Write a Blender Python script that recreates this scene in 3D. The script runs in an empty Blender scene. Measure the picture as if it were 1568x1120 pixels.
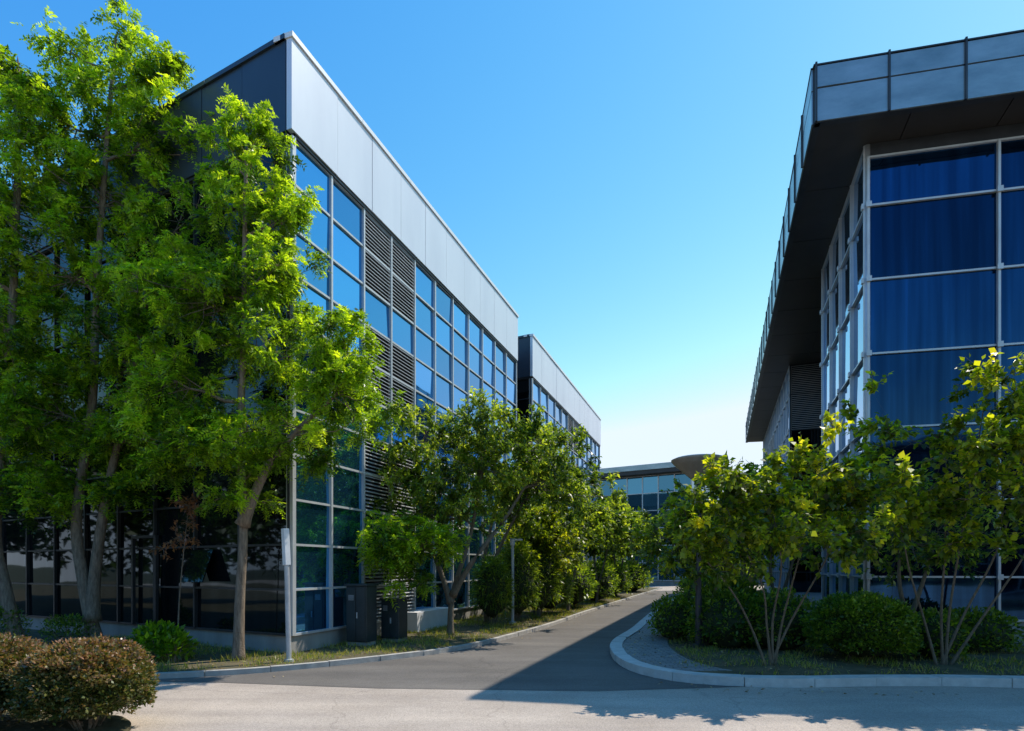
import bpy, math, numpy as np
from mathutils import Vector, noise
rng=np.random.default_rng(7)
scene=bpy.context.scene
COL=scene.collection
# ------------------------------------------------------------------ materials
def newmat(name):
    m=bpy.data.materials.new(name); m.use_nodes=True
    nt=m.node_tree; b=nt.nodes['Principled BSDF']; return m,nt,b
def N(nt,t,**k):
    n=nt.nodes.new(t)
    for a,v in k.items():
        if a in n.inputs.keys(): n.inputs[a].default_value=v
        else: setattr(n,a,v)
    return n
def ramp(nt,src,stops,out=None):
    r=nt.nodes.new('ShaderNodeValToRGB'); e=r.color_ramp.elements
    while len(e)<len(stops): e.new(0.5)
    for i,(p,c) in enumerate(stops):
        e[i].position=p; e[i].color=(c[0],c[1],c[2],1)
    nt.links.new(src,r.inputs[0]); return r.outputs[0]
def simple(name,c1,c2,scale=3,rough=.6,metal=0,bump=0,bscale=60,detail=6,spec=.5,stretch=None):
    m,nt,b=newmat(name)
    tc=N(nt,'ShaderNodeTexCoord'); src=tc.outputs['Object']
    if stretch:
        mp=N(nt,'ShaderNodeMapping'); mp.inputs['Scale'].default_value=stretch
        nt.links.new(src,mp.inputs[0]); src=mp.outputs[0]
    n=N(nt,'ShaderNodeTexNoise',Scale=scale,Detail=detail,Roughness=.65); nt.links.new(src,n.inputs['Vector'])
    nt.links.new(ramp(nt,n.outputs['Fac'],[(.32,c1),(.68,c2)]),b.inputs['Base Color'])
    b.inputs['Roughness'].default_value=rough; b.inputs['Metallic'].default_value=metal
    b.inputs['Specular IOR Level'].default_value=spec
    if bump:
        n2=N(nt,'ShaderNodeTexNoise',Scale=bscale,Detail=4); nt.links.new(tc.outputs['Object'],n2.inputs['Vector'])
        bp=N(nt,'ShaderNodeBump',Strength=bump,Distance=.02); nt.links.new(n2.outputs['Fac'],bp.inputs['Height'])
        nt.links.new(bp.outputs[0],b.inputs['Normal'])
    return m
def asphalt(name,c1,c2,leafy=0):
    m,nt,b=newmat(name)
    tc=N(nt,'ShaderNodeTexCoord'); s=tc.outputs['Object']
    big=N(nt,'ShaderNodeTexNoise',Scale=.55,Detail=7,Roughness=.6); nt.links.new(s,big.inputs['Vector'])
    base=ramp(nt,big.outputs['Fac'],[(.3,c1),(.7,c2)])
    agg=N(nt,'ShaderNodeTexVoronoi',Scale=95); nt.links.new(s,agg.inputs['Vector'])
    hsv=ramp(nt,agg.outputs['Color'],[(0,(.62,.62,.62)),(1,(1.3,1.28,1.25))])
    mx=N(nt,'ShaderNodeMix',data_type='RGBA',blend_type='MULTIPLY'); mx.inputs[0].default_value=.8
    nt.links.new(base,mx.inputs[6]); nt.links.new(hsv,mx.inputs[7])
    mp=N(nt,'ShaderNodeMapping'); mp.inputs['Scale'].default_value=(.35,2.2,1); nt.links.new(s,mp.inputs[0])
    st=N(nt,'ShaderNodeTexNoise',Scale=.8,Detail=5); nt.links.new(mp.outputs[0],st.inputs['Vector'])
    stc=ramp(nt,st.outputs['Fac'],[(.3,(.80,.80,.81)),(.7,(1.1,1.09,1.07))])
    m3=N(nt,'ShaderNodeMix',data_type='RGBA',blend_type='MULTIPLY'); m3.inputs[0].default_value=1
    nt.links.new(mx.outputs[2],m3.inputs[6]); nt.links.new(stc,m3.inputs[7])
    wv=N(nt,'ShaderNodeTexNoise',Scale=1.3,Detail=5); nt.links.new(s,wv.inputs['Vector'])
    add=N(nt,'ShaderNodeMix',data_type='RGBA',blend_type='LINEAR_LIGHT'); add.inputs[0].default_value=.35
    nt.links.new(s,add.inputs[6]); nt.links.new(wv.outputs['Color'],add.inputs[7])
    cr=N(nt,'ShaderNodeTexVoronoi',feature='DISTANCE_TO_EDGE',Scale=.3); nt.links.new(add.outputs[2],cr.inputs['Vector'])
    crk=ramp(nt,cr.outputs['Distance'],[(0,(.6,.6,.6)),(.005,(1,1,1))])
    m2=N(nt,'ShaderNodeMix',data_type='RGBA',blend_type='MULTIPLY'); m2.inputs[0].default_value=.5
    nt.links.new(m3.outputs[2],m2.inputs[6]); nt.links.new(crk,m2.inputs[7])
    nt.links.new(m2.outputs[2],b.inputs['Base Color']); b.inputs['Roughness'].default_value=.88
    b.inputs['Specular IOR Level'].default_value=.25
    bp=N(nt,'ShaderNodeBump',Strength=.35,Distance=.01); nt.links.new(agg.outputs['Distance'],bp.inputs['Height'])
    nt.links.new(bp.outputs[0],b.inputs['Normal'])
    return m
def glassmat(name,col,metal=.9,rough=.03,wave=.012,lo=.72,hi=1.2,curtain=0):
    m,nt,b=newmat(name)
    tc=N(nt,'ShaderNodeTexCoord')
    at=N(nt,'ShaderNodeAttribute',attribute_name='rnd')
    c=ramp(nt,at.outputs['Fac'],[(0,tuple(x*lo for x in col)),(1,tuple(x*hi for x in col))])
    if curtain:   # blinds hanging behind the tinted panes
        mp=N(nt,'ShaderNodeMapping'); mp.inputs['Scale'].default_value=(3.2,3.2,.12); nt.links.new(tc.outputs['Object'],mp.inputs[0])
        cn=N(nt,'ShaderNodeTexNoise',Scale=1.6,Detail=4); nt.links.new(mp.outputs[0],cn.inputs['Vector'])
        cc=ramp(nt,cn.outputs['Fac'],[(.35,(.62,.62,.66)),(.6,(1.05,1.08,1.1)),(.72,(1.5,1.6,1.75))])
        mm=N(nt,'ShaderNodeMix',data_type='RGBA',blend_type='MULTIPLY'); mm.inputs[0].default_value=curtain
        nt.links.new(c,mm.inputs[6]); nt.links.new(cc,mm.inputs[7]); c=mm.outputs[2]
    nt.links.new(c,b.inputs['Base Color'])
    b.inputs['Metallic'].default_value=metal; b.inputs['Roughness'].default_value=rough
    n=N(nt,'ShaderNodeTexNoise',Scale=.9,Detail=1); nt.links.new(tc.outputs['Object'],n.inputs['Vector'])
    bp=N(nt,'ShaderNodeBump',Strength=.25,Distance=wave); nt.links.new(n.outputs['Fac'],bp.inputs['Height'])
    nt.links.new(bp.outputs[0],b.inputs['Normal'])
    return m
def leafmat(name,stops,trans=.45,tcol=1.6):
    m,nt,b=newmat(name)
    at=N(nt,'ShaderNodeAttribute',attribute_name='rnd')
    c=ramp(nt,at.outputs['Fac'],stops)
    nt.links.new(c,b.inputs['Base Color']); b.inputs['Roughness'].default_value=.36
    b.inputs['Specular IOR Level'].default_value=.55
    tr=N(nt,'ShaderNodeBsdfTranslucent')
    mm=N(nt,'ShaderNodeMix',data_type='RGBA',blend_type='MULTIPLY'); mm.inputs[0].default_value=1
    mm.clamp_result=False
    nt.links.new(c,mm.inputs[6]); mm.inputs[7].default_value=(tcol*1.2,tcol*1.12,tcol*.4,1)
    nt.links.new(mm.outputs[2],tr.inputs['Color'])
    ms=N(nt,'ShaderNodeMixShader'); ms.inputs[0].default_value=trans
    nt.links.new(b.outputs[0],ms.inputs[1]); nt.links.new(tr.outputs[0],ms.inputs[2])
    nt.links.new(ms.outputs[0],nt.nodes['Material Output'].inputs['Surface'])
    return m
M={}
M['road']=asphalt('pale_asphalt',(.40,.335,.275),(.52,.445,.375))
M['lane']=asphalt('asphalt',(.135,.122,.108),(.185,.168,.15))
M['ground']=simple('earth',(.04,.05,.02),(.08,.08,.04),scale=.6,rough=.95)
M['soil']=simple('verge_soil',(.045,.05,.02),(.16,.12,.06),scale=2.6,rough=.95,bump=.8,bscale=30)
M['kerb']=simple('kerb_concrete',(.32,.30,.27),(.50,.47,.42),scale=5,rough=.85,bump=.3)
M['kerb_light']=simple('pale_kerb_concrete',(.48,.46,.42),(.64,.61,.56),scale=5,rough=.85,bump=.3)
M['concrete']=simple('concrete',(.24,.23,.21),(.36,.34,.31),scale=1.7,rough=.85,bump=.2,stretch=(1,1,.4))
M['fascia']=simple('fascia_metal',(.66,.67,.72),(.75,.76,.80),scale=.7,rough=.34,metal=.22,stretch=(1,1,.25))
M['fascia_shaded']=simple('fascia_metal_shaded',(.035,.05,.07),(.05,.068,.09),scale=.8,rough=.35,metal=.3,stretch=(1,1,.3))  # same panels as the side fascia, with the front's shade put into the colour
M['fascia_blue']=simple('fascia_metal_blue',(.20,.27,.29),(.36,.43,.45),scale=1.2,rough=.3,metal=.55,stretch=(.6,.6,1.5))
M['coping']=simple('coping_metal',(.76,.76,.75),(.82,.82,.82),scale=2,rough=.4,metal=.1)
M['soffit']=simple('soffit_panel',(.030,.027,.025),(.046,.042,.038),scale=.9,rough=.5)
M['frame']=simple('aluminium_frame',(.50,.51,.51),(.62,.63,.63),scale=2,rough=.4,metal=.3)
M['frame_dark']=simple('dark_frame',(.035,.038,.042),(.06,.065,.07),scale=2,rough=.4,metal=.4)
M['core']=simple('dark_core',(.012,.014,.018),(.02,.022,.026),rough=.9)
M['louvre']=simple('louvre_metal',(.42,.43,.44),(.54,.55,.56),scale=2,rough=.45,metal=.2)
M['roof']=simple('roof_gravel',(.2,.2,.2),(.3,.3,.3),scale=4,rough=.9)
M['glass']=glassmat('blue_glass',(.085,.34,.66),metal=.95)
M['glass_dimmed']=glassmat('dimmed_glass',(.040,.052,.062),metal=.88,curtain=.5)  # darker copy of the blue glass; dim reflections put into the tint
M['glass_navy_dimmed']=glassmat('dimmed_navy_glass',(.013,.050,.120),metal=.9,wave=.03,lo=.6,hi=1.35,curtain=.85)  # right front panes, their dark reflection painted in as a deeper tint
M['glass_teal']=glassmat('teal_glass',(.06,.19,.28),metal=.85)
M['bark']=simple('bark',(.11,.08,.055),(.30,.23,.165),scale=9,rough=.9,bump=1,bscale=40,stretch=(3,3,.6))
M['bark_grey']=simple('bark_grey',(.11,.085,.06),(.24,.195,.14),scale=9,rough=.9,bump=.8,bscale=40,stretch=(3,3,.6))
M['galv']=simple('galvanised_steel',(.42,.43,.44),(.56,.57,.58),scale=6,rough=.45,metal=.3)
M['white']=simple('white_paint',(.7,.7,.7),(.8,.8,.8),scale=4,rough=.5)
M['cabinet']=simple('cabinet_paint',(.02,.028,.03),(.035,.045,.048),scale=4,rough=.4)
M['darkpole']=simple('dark_pole',(.03,.03,.035),(.06,.06,.065),scale=4,rough=.45,metal=.3)
M['shade']=simple('lamp_shade_metal',(.30,.24,.19),(.40,.33,.27),scale=4,rough=.5,metal=.1)
g1=[(0,(.03,.07,.008)),(.35,(.11,.20,.010)),(.7,(.28,.43,.018)),(1,(.50,.62,.035))]
g2=[(0,(.035,.065,.010)),(.42,(.14,.205,.012)),(.78,(.34,.40,.016)),(1,(.60,.56,.03))]
g3=[(0,(.03,.05,.015)),(.35,(.09,.12,.022)),(.6,(.20,.16,.05)),(1,(.36,.19,.11))]
M['leaf_a']=leafmat('locust_leaf',g1,.55,1.75)
M['leaf_b']=leafmat('cherry_leaf',[(0,(.03,.06,.010)),(.4,(.09,.16,.014)),(.75,(.25,.345,.03)),(1,(.45,.52,.07))],.5,1.7)
M['leaf_c']=leafmat('shrub_leaf',g2,.55,1.7)
M['leaf_h']=leafmat('hedge_leaf',g3,.25,1.3)
M['leaf_d']=leafmat('dark_leaf',[(0,(.02,.045,.01)),(.6,(.06,.12,.018)),(1,(.13,.20,.03))],.35,1.5)
M['grass']=leafmat('grass_blade',[(0,(.12,.16,.025)),(.5,(.26,.32,.035)),(1,(.46,.38,.13))],.4,1.5)
M['dry']=leafmat('dry_leaf',[(0,(.16,.09,.035)),(.6,(.36,.24,.11)),(1,(.55,.42,.22))],.2,1.1)
M['dryhang']=leafmat('withered_leaf',[(0,(.18,.07,.03)),(1,(.42,.20,.09))],.35,1.3)
m,nt,b=newmat('paving'); tc=N(nt,'ShaderNodeTexCoord')
br=N(nt,'ShaderNodeTexBrick',Scale=2.2); br.inputs['Color1'].default_value=(.20,.19,.18,1); br.inputs['Color2'].default_value=(.28,.265,.25,1); br.inputs['Mortar'].default_value=(.09,.09,.085,1)
br.inputs['Mortar Size'].default_value=.018
nt.links.new(tc.outputs['Object'],br.inputs['Vector']); nt.links.new(br.outputs['Color'],b.inputs['Base Color']); b.inputs['Roughness'].default_value=.85
M['paver']=m
# ------------------------------------------------------------------ mesh helpers
def link(o,parent=None):
    COL.objects.link(o)
    if parent: o.parent=parent
    return o
def empty(name,loc=(0,0,0)):
    e=bpy.data.objects.new(name,None); e.empty_display_size=.3; COL.objects.link(e); return e
class MB:
    def __init__(s): s.v=[]; s.f=[]
    def quad(s,a,b,c,d):
        i=len(s.v); s.v+= [a,b,c,d]; s.f.append((i,i+1,i+2,i+3))
    def hexa(s,p):
        i=len(s.v); s.v+=p
        s.f+=[(i+3,i+2,i+1,i),(i+4,i+5,i+6,i+7),(i,i+1,i+5,i+4),(i+1,i+2,i+6,i+5),(i+2,i+3,i+7,i+6),(i+3,i,i+4,i+7)]
    def wbox(s,F,s0,s1,n0,n1,z0,z1):
        o,d,n=F
        P=lambda a,b,z:(o[0]+d[0]*a+n[0]*b,o[1]+d[1]*a+n[1]*b,z)
        s.hexa([P(s0,n1,z0),P(s1,n1,z0),P(s1,n0,z0),P(s0,n0,z0),P(s0,n1,z1),P(s1,n1,z1),P(s1,n0,z1),P(s0,n0,z1)])
    def box(s,x0,x1,y0,y1,z0,z1):
        s.hexa([(x0,y0,z0),(x1,y0,z0),(x1,y1,z0),(x0,y1,z0),(x0,y0,z1),(x1,y0,z1),(x1,y1,z1),(x0,y1,z1)])
    def prism(s,pts,z0,z1):
        i=len(s.v); n=len(pts)
        s.v+=[(p[0],p[1],z0) for p in pts]+[(p[0],p[1],z1) for p in pts]
        s.f.append(tuple(range(i+n,i+2*n))); s.f.append(tuple(range(i+n-1,i-1,-1)))
        for k in range(n):
            j=(k+1)%n; s.f.append((i+k,i+j,i+n+j,i+n+k))
    def tube(s,pts,rad,sides=6,cap=True):
        pts=[Vector(p) for p in pts]; n=len(pts); i0=len(s.v)
        for k in range(n):
            t=(pts[min(k+1,n-1)]-pts[max(k-1,0)])
            if t.length<1e-6: t=Vector((0,0,1))
            t.normalize()
            a=t.cross(Vector((1,0.1,0)) if abs(t.z)>.8 else Vector((0,0,1))); a.normalize(); b=t.cross(a)
            for j in range(sides):
                an=2*math.pi*j/sides
                q=pts[k]+(a*math.cos(an)+b*math.sin(an))*rad[k]; s.v.append((q.x,q.y,q.z))
        for k in range(n-1):
            for j in range(sides):
                j2=(j+1)%sides
                s.f.append((i0+k*sides+j,i0+k*sides+j2,i0+(k+1)*sides+j2,i0+(k+1)*sides+j))
        if cap:
            s.f.append(tuple(i0+(n-1)*sides+j for j in range(sides)))
            s.f.append(tuple(i0+j for j in reversed(range(sides))))
    def obj(s,name,mat,parent=None,rnd=False,smooth=False,bevel=0):
        me=bpy.data.meshes.new(name); me.from_pydata(s.v,[],s.f); me.update()
        me.materials.append(mat)
        if rnd:
            a=me.attributes.new('rnd','FLOAT','FACE'); a.data.foreach_set('value',rng.random(len(me.polygons)).astype(np.float32))
        if smooth: me.polygons.foreach_set('use_smooth',[True]*len(me.polygons))
        o=bpy.data.objects.new(name,me); link(o,parent)
        if bevel:
            md=o.modifiers.new('bevel','BEVEL'); md.width=bevel; md.segments=2; md.limit_method='ANGLE'
        return o
def unit(v): return v/np.maximum(np.linalg.norm(v,axis=-1,keepdims=True),1e-9)
def leafmesh(name,P,D,U,L,W,mat,parent=None,rnd=None):
    n=len(P); D=unit(D); S=unit(np.cross(D,U)); U=np.cross(S,D)
    L=np.broadcast_to(L,(n,))[:,None]; W=np.broadcast_to(W,(n,))[:,None]
    V=np.empty((n,4,3),np.float32)
    V[:,0]=P; V[:,1]=P+D*L*.42+S*W*.5+U*W*.18; V[:,2]=P+D*L; V[:,3]=P+D*L*.42-S*W*.5+U*W*.18
    me=bpy.data.meshes.new(name); me.vertices.add(4*n); me.vertices.foreach_set('co',V.ravel())
    me.loops.add(4*n); me.loops.foreach_set('vertex_index',np.arange(4*n,dtype=np.int32))
    me.polygons.add(n); me.polygons.foreach_set('loop_start',np.arange(0,4*n,4,dtype=np.int32))
    me.update(calc_edges=True)
    if rnd is None: rnd=rng.random(n)
    a=me.attributes.new('rnd','FLOAT','FACE'); a.data.foreach_set('value',np.clip(rnd,0,1).astype(np.float32))
    me.materials.append(mat)
    o=bpy.data.objects.new(name,me); return link(o,parent)
def frame(p0,p1):
    d=Vector((p1[0]-p0[0],p1[1]-p0[1])); L=d.length; d.normalize()
    return ((p0[0],p0[1]),(d.x,d.y),(d.y,-d.x)),L
def inpoly(P,poly):
    x,y=P[:,0],P[:,1]; c=np.zeros(len(P),bool); n=len(poly); j=n-1
    for i in range(n):
        xi,yi=poly[i][:2]; xj,yj=poly[j][:2]
        t=((yi>y)!=(yj>y))&(x<(xj-xi)*(y-yi)/((yj-yi) or 1e-9)+xi); c^=t; j=i
    return c
def catmull(pts,k=8):
    out=[]; n=len(pts)
    for i in range(n-1):
        p0=np.array(pts[max(i-1,0)]);p1=np.array(pts[i]);p2=np.array(pts[i+1]);p3=np.array(pts[min(i+2,n-1)])
        for j in range(k):
            t=j/k
            out.append(tuple(.5*((2*p1)+(-p0+p2)*t+(2*p0-5*p1+4*p2-p3)*t*t+(-p0+3*p1-3*p2+p3)*t**3)))
    out.append(tuple(pts[-1])); return out
def kerbstones(name,pts,w=.16,z1=.14,step=1.0,gap=.012,mat='kerb'):
    P=[np.array(p[:2]) for p in pts]; d=[0]
    for a,b in zip(P[:-1],P[1:]): d.append(d[-1]+np.linalg.norm(b-a))
    def at(s):
        s=min(max(s,0),d[-1]-1e-6); i=int(np.searchsorted(d,s,side='right')-1); t=(s-d[i])/(d[i+1]-d[i]); return P[i]*(1-t)+P[i+1]*t
    mb=MB(); s=0
    while s<d[-1]-.1:
        e=min(s+step,d[-1]); K=3
        ss=[s+gap/2+(e-s-gap)*k/K for k in range(K+1)]
        off=.012*math.sin(s*13.7); dz=.006*math.sin(s*7.3)
        for k in range(K):
            a,b=at(ss[k]),at(ss[k+1])
            ta=at(ss[k]+.05)-at(ss[k]-.05); tb=at(ss[k+1]+.05)-at(ss[k+1]-.05)
            ua=np.array([ta[1],-ta[0]])/np.linalg.norm(ta); ub=np.array([tb[1],-tb[0]])/np.linalg.norm(tb)
            na=ua*w/2; nb=ub*w/2; a=a+ua*off; b=b+ub*off
            zz=z1+dz
            q=[a+na,b+nb,b-nb,a-na]
            mb.hexa([(p[0],p[1],-.05) for p in q]+[(p[0],p[1],zz) for p in q])
        s=e
    return mb.obj(name,M[mat])
# ------------------------------------------------------------------ ground, roads
SD=(.333,.943)
def flat(name,pts,z,mat):
    mb=MB(); mb.v=[(p[0],p[1],z) for p in pts]; mb.f=[tuple(range(len(pts)))]; return mb.obj(name,mat)
flat('ground',[(-500,-500),(500,-500),(500,500),(-500,500)],0,M['ground'])
flat('road',[(-80,-14),(80,-14),(80,10.2),(-80,14)],.004,M['road'])
kl=catmull([(-40,1),(-20,6.2),(-9,8.9),(-5.76,9.55),(-4.03,10.25),(-2.4,11.5),(-1.1,13.0),(.3,15.9),(1.5,19.1),(3.1,23.8),(6.2,32.4),(9.3,41),(13.0,51)])
kr=catmull([(13.9,46.3),(7.95,29.5),(5.68,23.1),(3.55,16.6),(2.45,13.5),(2.12,11.6),(2.17,10.3),(2.55,9.5),(3.2,9.1),(4.3,8.95),(5.6,9.05),(7.8,8.9),(14,7.8),(40,2)])
flat('side_street',[p for p in kl[20:]]+[kr[0]]+[p for p in kr[1:72]]+[(1.2,8.55),(-2,8.75),(-4.6,9.2)],.008,M['lane'])
flat('cross_road',[(-20,49),(60,42),(60,58),(-20,60)],.012,M['road'])
mb=MB(); mb.prism(list(kl)+[(10,53),(-60,60),(-60,1)],-.05,.09); mb.obj('left_verge',M['soil'])
mb=MB(); mb.prism(list(kr)+[(60,2),(60,44)],-.05,.11); mb.obj('right_verge',M['soil'])
kerbstones('kerb',kl,w=.12,z1=.10); kerbstones('kerb',kr,w=.26,mat='kerb_light')
inner=[(p[0]+.13,p[1]) for p in kr[:56]]
outer=[(p[0]+1.15,p[1]+.1) for p in kr[:56]]
mb=MB(); mb.prism(inner+outer[::-1],.05,.116); mb.obj('paved_footpath',M['paver'])
isl=catmull([(-12,3.2),(-12,6.2),(-8,7.3),(-5.2,7.1),(-4.45,6.8),(-4.15,6.2),(-4.3,5.2),(-4.8,3.2)])
mb=MB(); mb.prism(isl[::-1],-.05,.05); mb.obj('near_verge',M['soil'])
# ------------------------------------------------------------------ facades
def facade(par,p0,p1,z0,z1,cols,rows,glass,louvre=None,mw=.055,md=.07,fm='frame',tag='',rowz=None,clamps=False,tilt=.006):
    F,L=frame(p0,p1); o,d,n=F
    zs=rowz if rowz else [z0+(z1-z0)*r/rows for r in range(rows+1)]
    ss=[L*c/cols for c in range(cols+1)]
    g=MB(); lv=MB(); fr=MB(); back=MB()
    rows=len(zs)-1
    for c in range(cols):
        for r in range(rows):
            a,b=ss[c],ss[c+1]; u,v=zs[r],zs[r+1]
            if louvre and louvre(c,rows-1-r):
                k=max(5,int((v-u)/.085))
                back.wbox(F,a,b,-.06,-.03,u,v)
                for i in range(k):
                    zz=u+(v-u)*(i+.5)/k
                    P=lambda s,t,z:(o[0]+d[0]*s+n[0]*t,o[1]+d[1]*s+n[1]*t,z)
                    lv.hexa([P(a,.05,zz-.03),P(b,.05,zz-.03),P(b,-.02,zz+.008),P(a,-.02,zz+.008),
                             P(a,.05,zz-.014),P(b,.05,zz-.014),P(b,-.02,zz+.024),P(a,-.02,zz+.024)])
            else:
                e=rng.normal(0,tilt,2)
                P=lambda s,t,z:(o[0]+d[0]*s+n[0]*t,o[1]+d[1]*s+n[1]*t,z)
                g.quad(P(a,e[0]+e[1],u),P(b,-e[0]+e[1],u),P(b,-e[0]-e[1],v),P(a,e[0]-e[1],v))
    for s in ss: fr.wbox(F,s-mw/2,s+mw/2,-.04,md,zs[0],zs[-1])
    for z in zs: fr.wbox(F,0,L,-.04,md*.72,z-mw*.42,z+mw*.42)
    if clamps:
        for s in ss:
            for z in zs[1:-1]:
                fr.wbox(F,s-.055,s+.055,md,md+.04,z-.06,z+.06)
    g.obj('glazing'+tag,M[glass],par,rnd=True)
    fr.obj('mullions'+tag,M[fm],par)
    if lv.v: lv.obj('louvres'+tag,M['louvre'],par); back.obj('louvre_backing'+tag,M['core'],par)
def fascia(par,p0,p1,z0,z1,step,mat,proud=.12,gap=.02,split=None,tag='',ext=0):
    F,L=frame(p0,p1); n=max(1,round(L/step)); mb=MB()
    for i in range(n):
        a=L*i/n; b=L*(i+1)/n; gp=gap if i%2==0 else gap*.45
        if i==0: a-=ext
        zz=[z0,z1] if not split else [z0,z0+(z1-z0)*split,z1]
        for u,v in zip(zz[:-1],zz[1:]):
            e=rng.normal(0,.003)
            mb.wbox(F,a+(gp/2 if i else 0),b-gp/2,0,proud+e,u+gap/2,v-gap/2)
    mb.obj('fascia_panels'+tag,M[mat],par)
    mb=MB(); mb.wbox(F,0,L,-.1,proud-.03,z0+.005,z1-.005); mb.obj('fascia_backing'+tag,M['frame_dark'],par)
def P2(p,d,k): return (p[0]+d[0]*k,p[1]+d[1]*k)
FD=(-.8876,.4607)
def left_building(name,C,Ls,Lf,cols,lou,gl,fcols,top=12.37):
    E=empty(name)
    A=P2(C,FD,Lf); B=P2(C,SD,Ls); Dd=P2(A,SD,Ls)
    cx=(A[0]+B[0]+C[0]+Dd[0])/4; cy=(A[1]+B[1]+C[1]+Dd[1])/4
    sh=lambda p,k:(p[0]+(cx-p[0])*k/max(math.dist(p,(cx,cy)),1),p[1]+(cy-p[1])*k/max(math.dist(p,(cx,cy)),1))
    core=MB(); core.prism([sh(A,.45),sh(C,.45),sh(B,.45),sh(Dd,.45)],.0,top-.5); core.obj('core_walls',M['core'],E)
    rf=MB(); rf.prism([sh(A,.3),sh(C,.3),sh(B,.3),sh(Dd,.3)],top-.49,top-.35); rf.obj('roof_deck',M['roof'],E)
    pl=MB(); pl.prism([A,C,B,Dd],.0,.45); pl.obj('plinth',M['concrete'],E)
    zt=10.4
    facade(E,C,B,.46,zt,cols,11,'glass',louvre=lou,tag='_side')
    facade(E,A,C,.46,zt,fcols,11,gl,tag='_front',fm='frame_dark',mw=.05)
    facade(E,B,Dd,.46,zt,fcols,11,gl,tag='_rear',fm='frame_dark')
    fascia(E,C,B,zt+.06,top-.1,1.32,'fascia',tag='_side',ext=.12)
    fascia(E,A,C,zt+.06,top-.1,1.32,'fascia_shaded',tag='_front')
    fascia(E,B,Dd,zt+.06,top-.1,1.6,'fascia_shaded',tag='_rear')
    for (p,q,m,t) in ((C,B,'coping','_side'),(A,C,'fascia_shaded','_front'),(B,Dd,'coping','_rear')):
        F,L=frame(p,q); c=MB(); n=int(L/2.64)+1
        for i in range(n):
            c.wbox(F,L*i/n+.008-(.15 if (i==0 and t=='_side') else 0),L*(i+1)/n-.008,-.3,.16,top-.1,top+(.0 if t!='_front' else -.005))
        c.obj('coping'+t,M[m],E)
    F,L=frame(C,B); g=MB(); g.wbox(F,.03,L,-.05,.09,zt-.0,zt+.055)
    F,L=frame(A,C); g.wbox(F,0,L-.03,-.05,.088,zt-.0,zt+.055); g.obj('shadow_gap_trim',M['frame_dark'],E)
    F,L=frame(C,B); g=MB(); g.wbox(F,-.05,.05,-.07,.09,.45,zt-.002); g.obj('corner_post',M['frame'],E)
    return E
C1=(-4.42,11.74)
lou1=lambda c,r: c in(2,3) and r in(0,1,3,4,6,7,9,10)
b1=left_building('glass_office_building',C1,13.68,22,11,lou1,'glass_dimmed',15)
F,L=frame(P2(C1,FD,22),C1); g=MB()
for s in (L-5.2,L-4.3): g.wbox(F,s,s+.06,.05,.12,.46,2.5)
g.wbox(F,L-5.2,L-4.24,.05,.125,2.5,2.56); g.obj('door_frame',M['frame_dark'],b1)
o,d,n=F; g=MB()
for s in (L-2.95,):
    P=lambda a,t,z:(o[0]+d[0]*a+n[0]*t,o[1]+d[1]*a+n[1]*t,z)
    g.hexa([P(s,.35,1.5),P(s+.7,.35,1.5),P(s+.7,.32,1.5),P(s,.32,1.5),P(s,.09,2.2),P(s+.7,.09,2.2),P(s+.7,.06,2.2),P(s,.06,2.2)])
g.obj('open_awning_window',M['glass_dimmed'],b1,rnd=True)
F,L=frame(C1,P2(C1,SD,13.68)); g=MB()
g.wbox(F,4.2,6.4,.0,.55,.1,.62); g.obj('side_step',M['white'],b1)
C2=P2(C1,SD,15.85)
lou2=lambda c,r: c in(5,6) and r in(0,1,3,4,6,7)
left_building('glass_office_building',C2,16.0,18,12,lou2,'glass_dimmed',12)
# ---- right building
W=(8.16,13.5); R=(6.625,12.85); FR=(.9776,-.2103); SN=(.943,-.333)
E=empty('overhanging_roof_office_building')
zs=11.5; ztop=12.72
Rr=P2(R,FR,20); Rb=P2(R,SD,34.7); Rc=P2(Rr,SD,34.7)
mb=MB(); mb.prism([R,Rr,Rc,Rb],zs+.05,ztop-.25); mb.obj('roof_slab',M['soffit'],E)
mb=MB()
for i in range(14):
    for j in range(10):
        a0,a1=i*2.5+.012,min(i*2.5+2.488,34.6); b0,b1_=j*1.9+.012,j*1.9+1.888
        q=[P2(P2(R,SD,a),FR,b) for a,b in((a0,b0),(a0,b1_),(a1,b1_),(a1,b0))]
        mb.prism(q,zs+.02,zs+.048)
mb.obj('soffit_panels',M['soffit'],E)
fascia(E,R,Rr,zs,ztop,1.46,'fascia_blue',split=.6,gap=.035,tag='_front',proud=.07)
fascia(E,Rb,R,zs,ztop,1.46,'fascia_blue',split=.6,gap=.03,tag='_side',proud=.07)
F,L=frame(R,Rr); g=MB()
for i in range(14): g.wbox(F,L*i/14-.02,L*i/14+.02,.02,.11,zs,ztop+.06)
g.wbox(F,-.05,L,-.2,.09,ztop+.002,ztop+.03)
F,L=frame(Rb,R)
for i in range(1,24): g.wbox(F,L*i/24-.02,L*i/24+.02,.02,.11,zs,ztop+.04)
g.wbox(F,0,L,-.2,.085,ztop+.002,ztop+.028)
g.obj('fascia_ribs',M['frame_dark'],E)
rowz=[.65,1.6,3.3,5.0,6.7,8.4,10.1,zs]
rowf=[.65,1.6,3.3,5.0,6.7,8.4,10.1,11.2]
We=P2(W,FR,2.6*7)
facade(E,W,We,0,0,7,0,'glass_navy_dimmed',rowz=rowf,clamps=True,tag='_front',mw=.05,md=.08,tilt=.004)
F,L=frame(W,We); g=MB(); g.wbox(F,0,L,-.3,.04,11.2,zs+.01); g.obj('lintel_band',M['frame_dark'],E)
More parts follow.
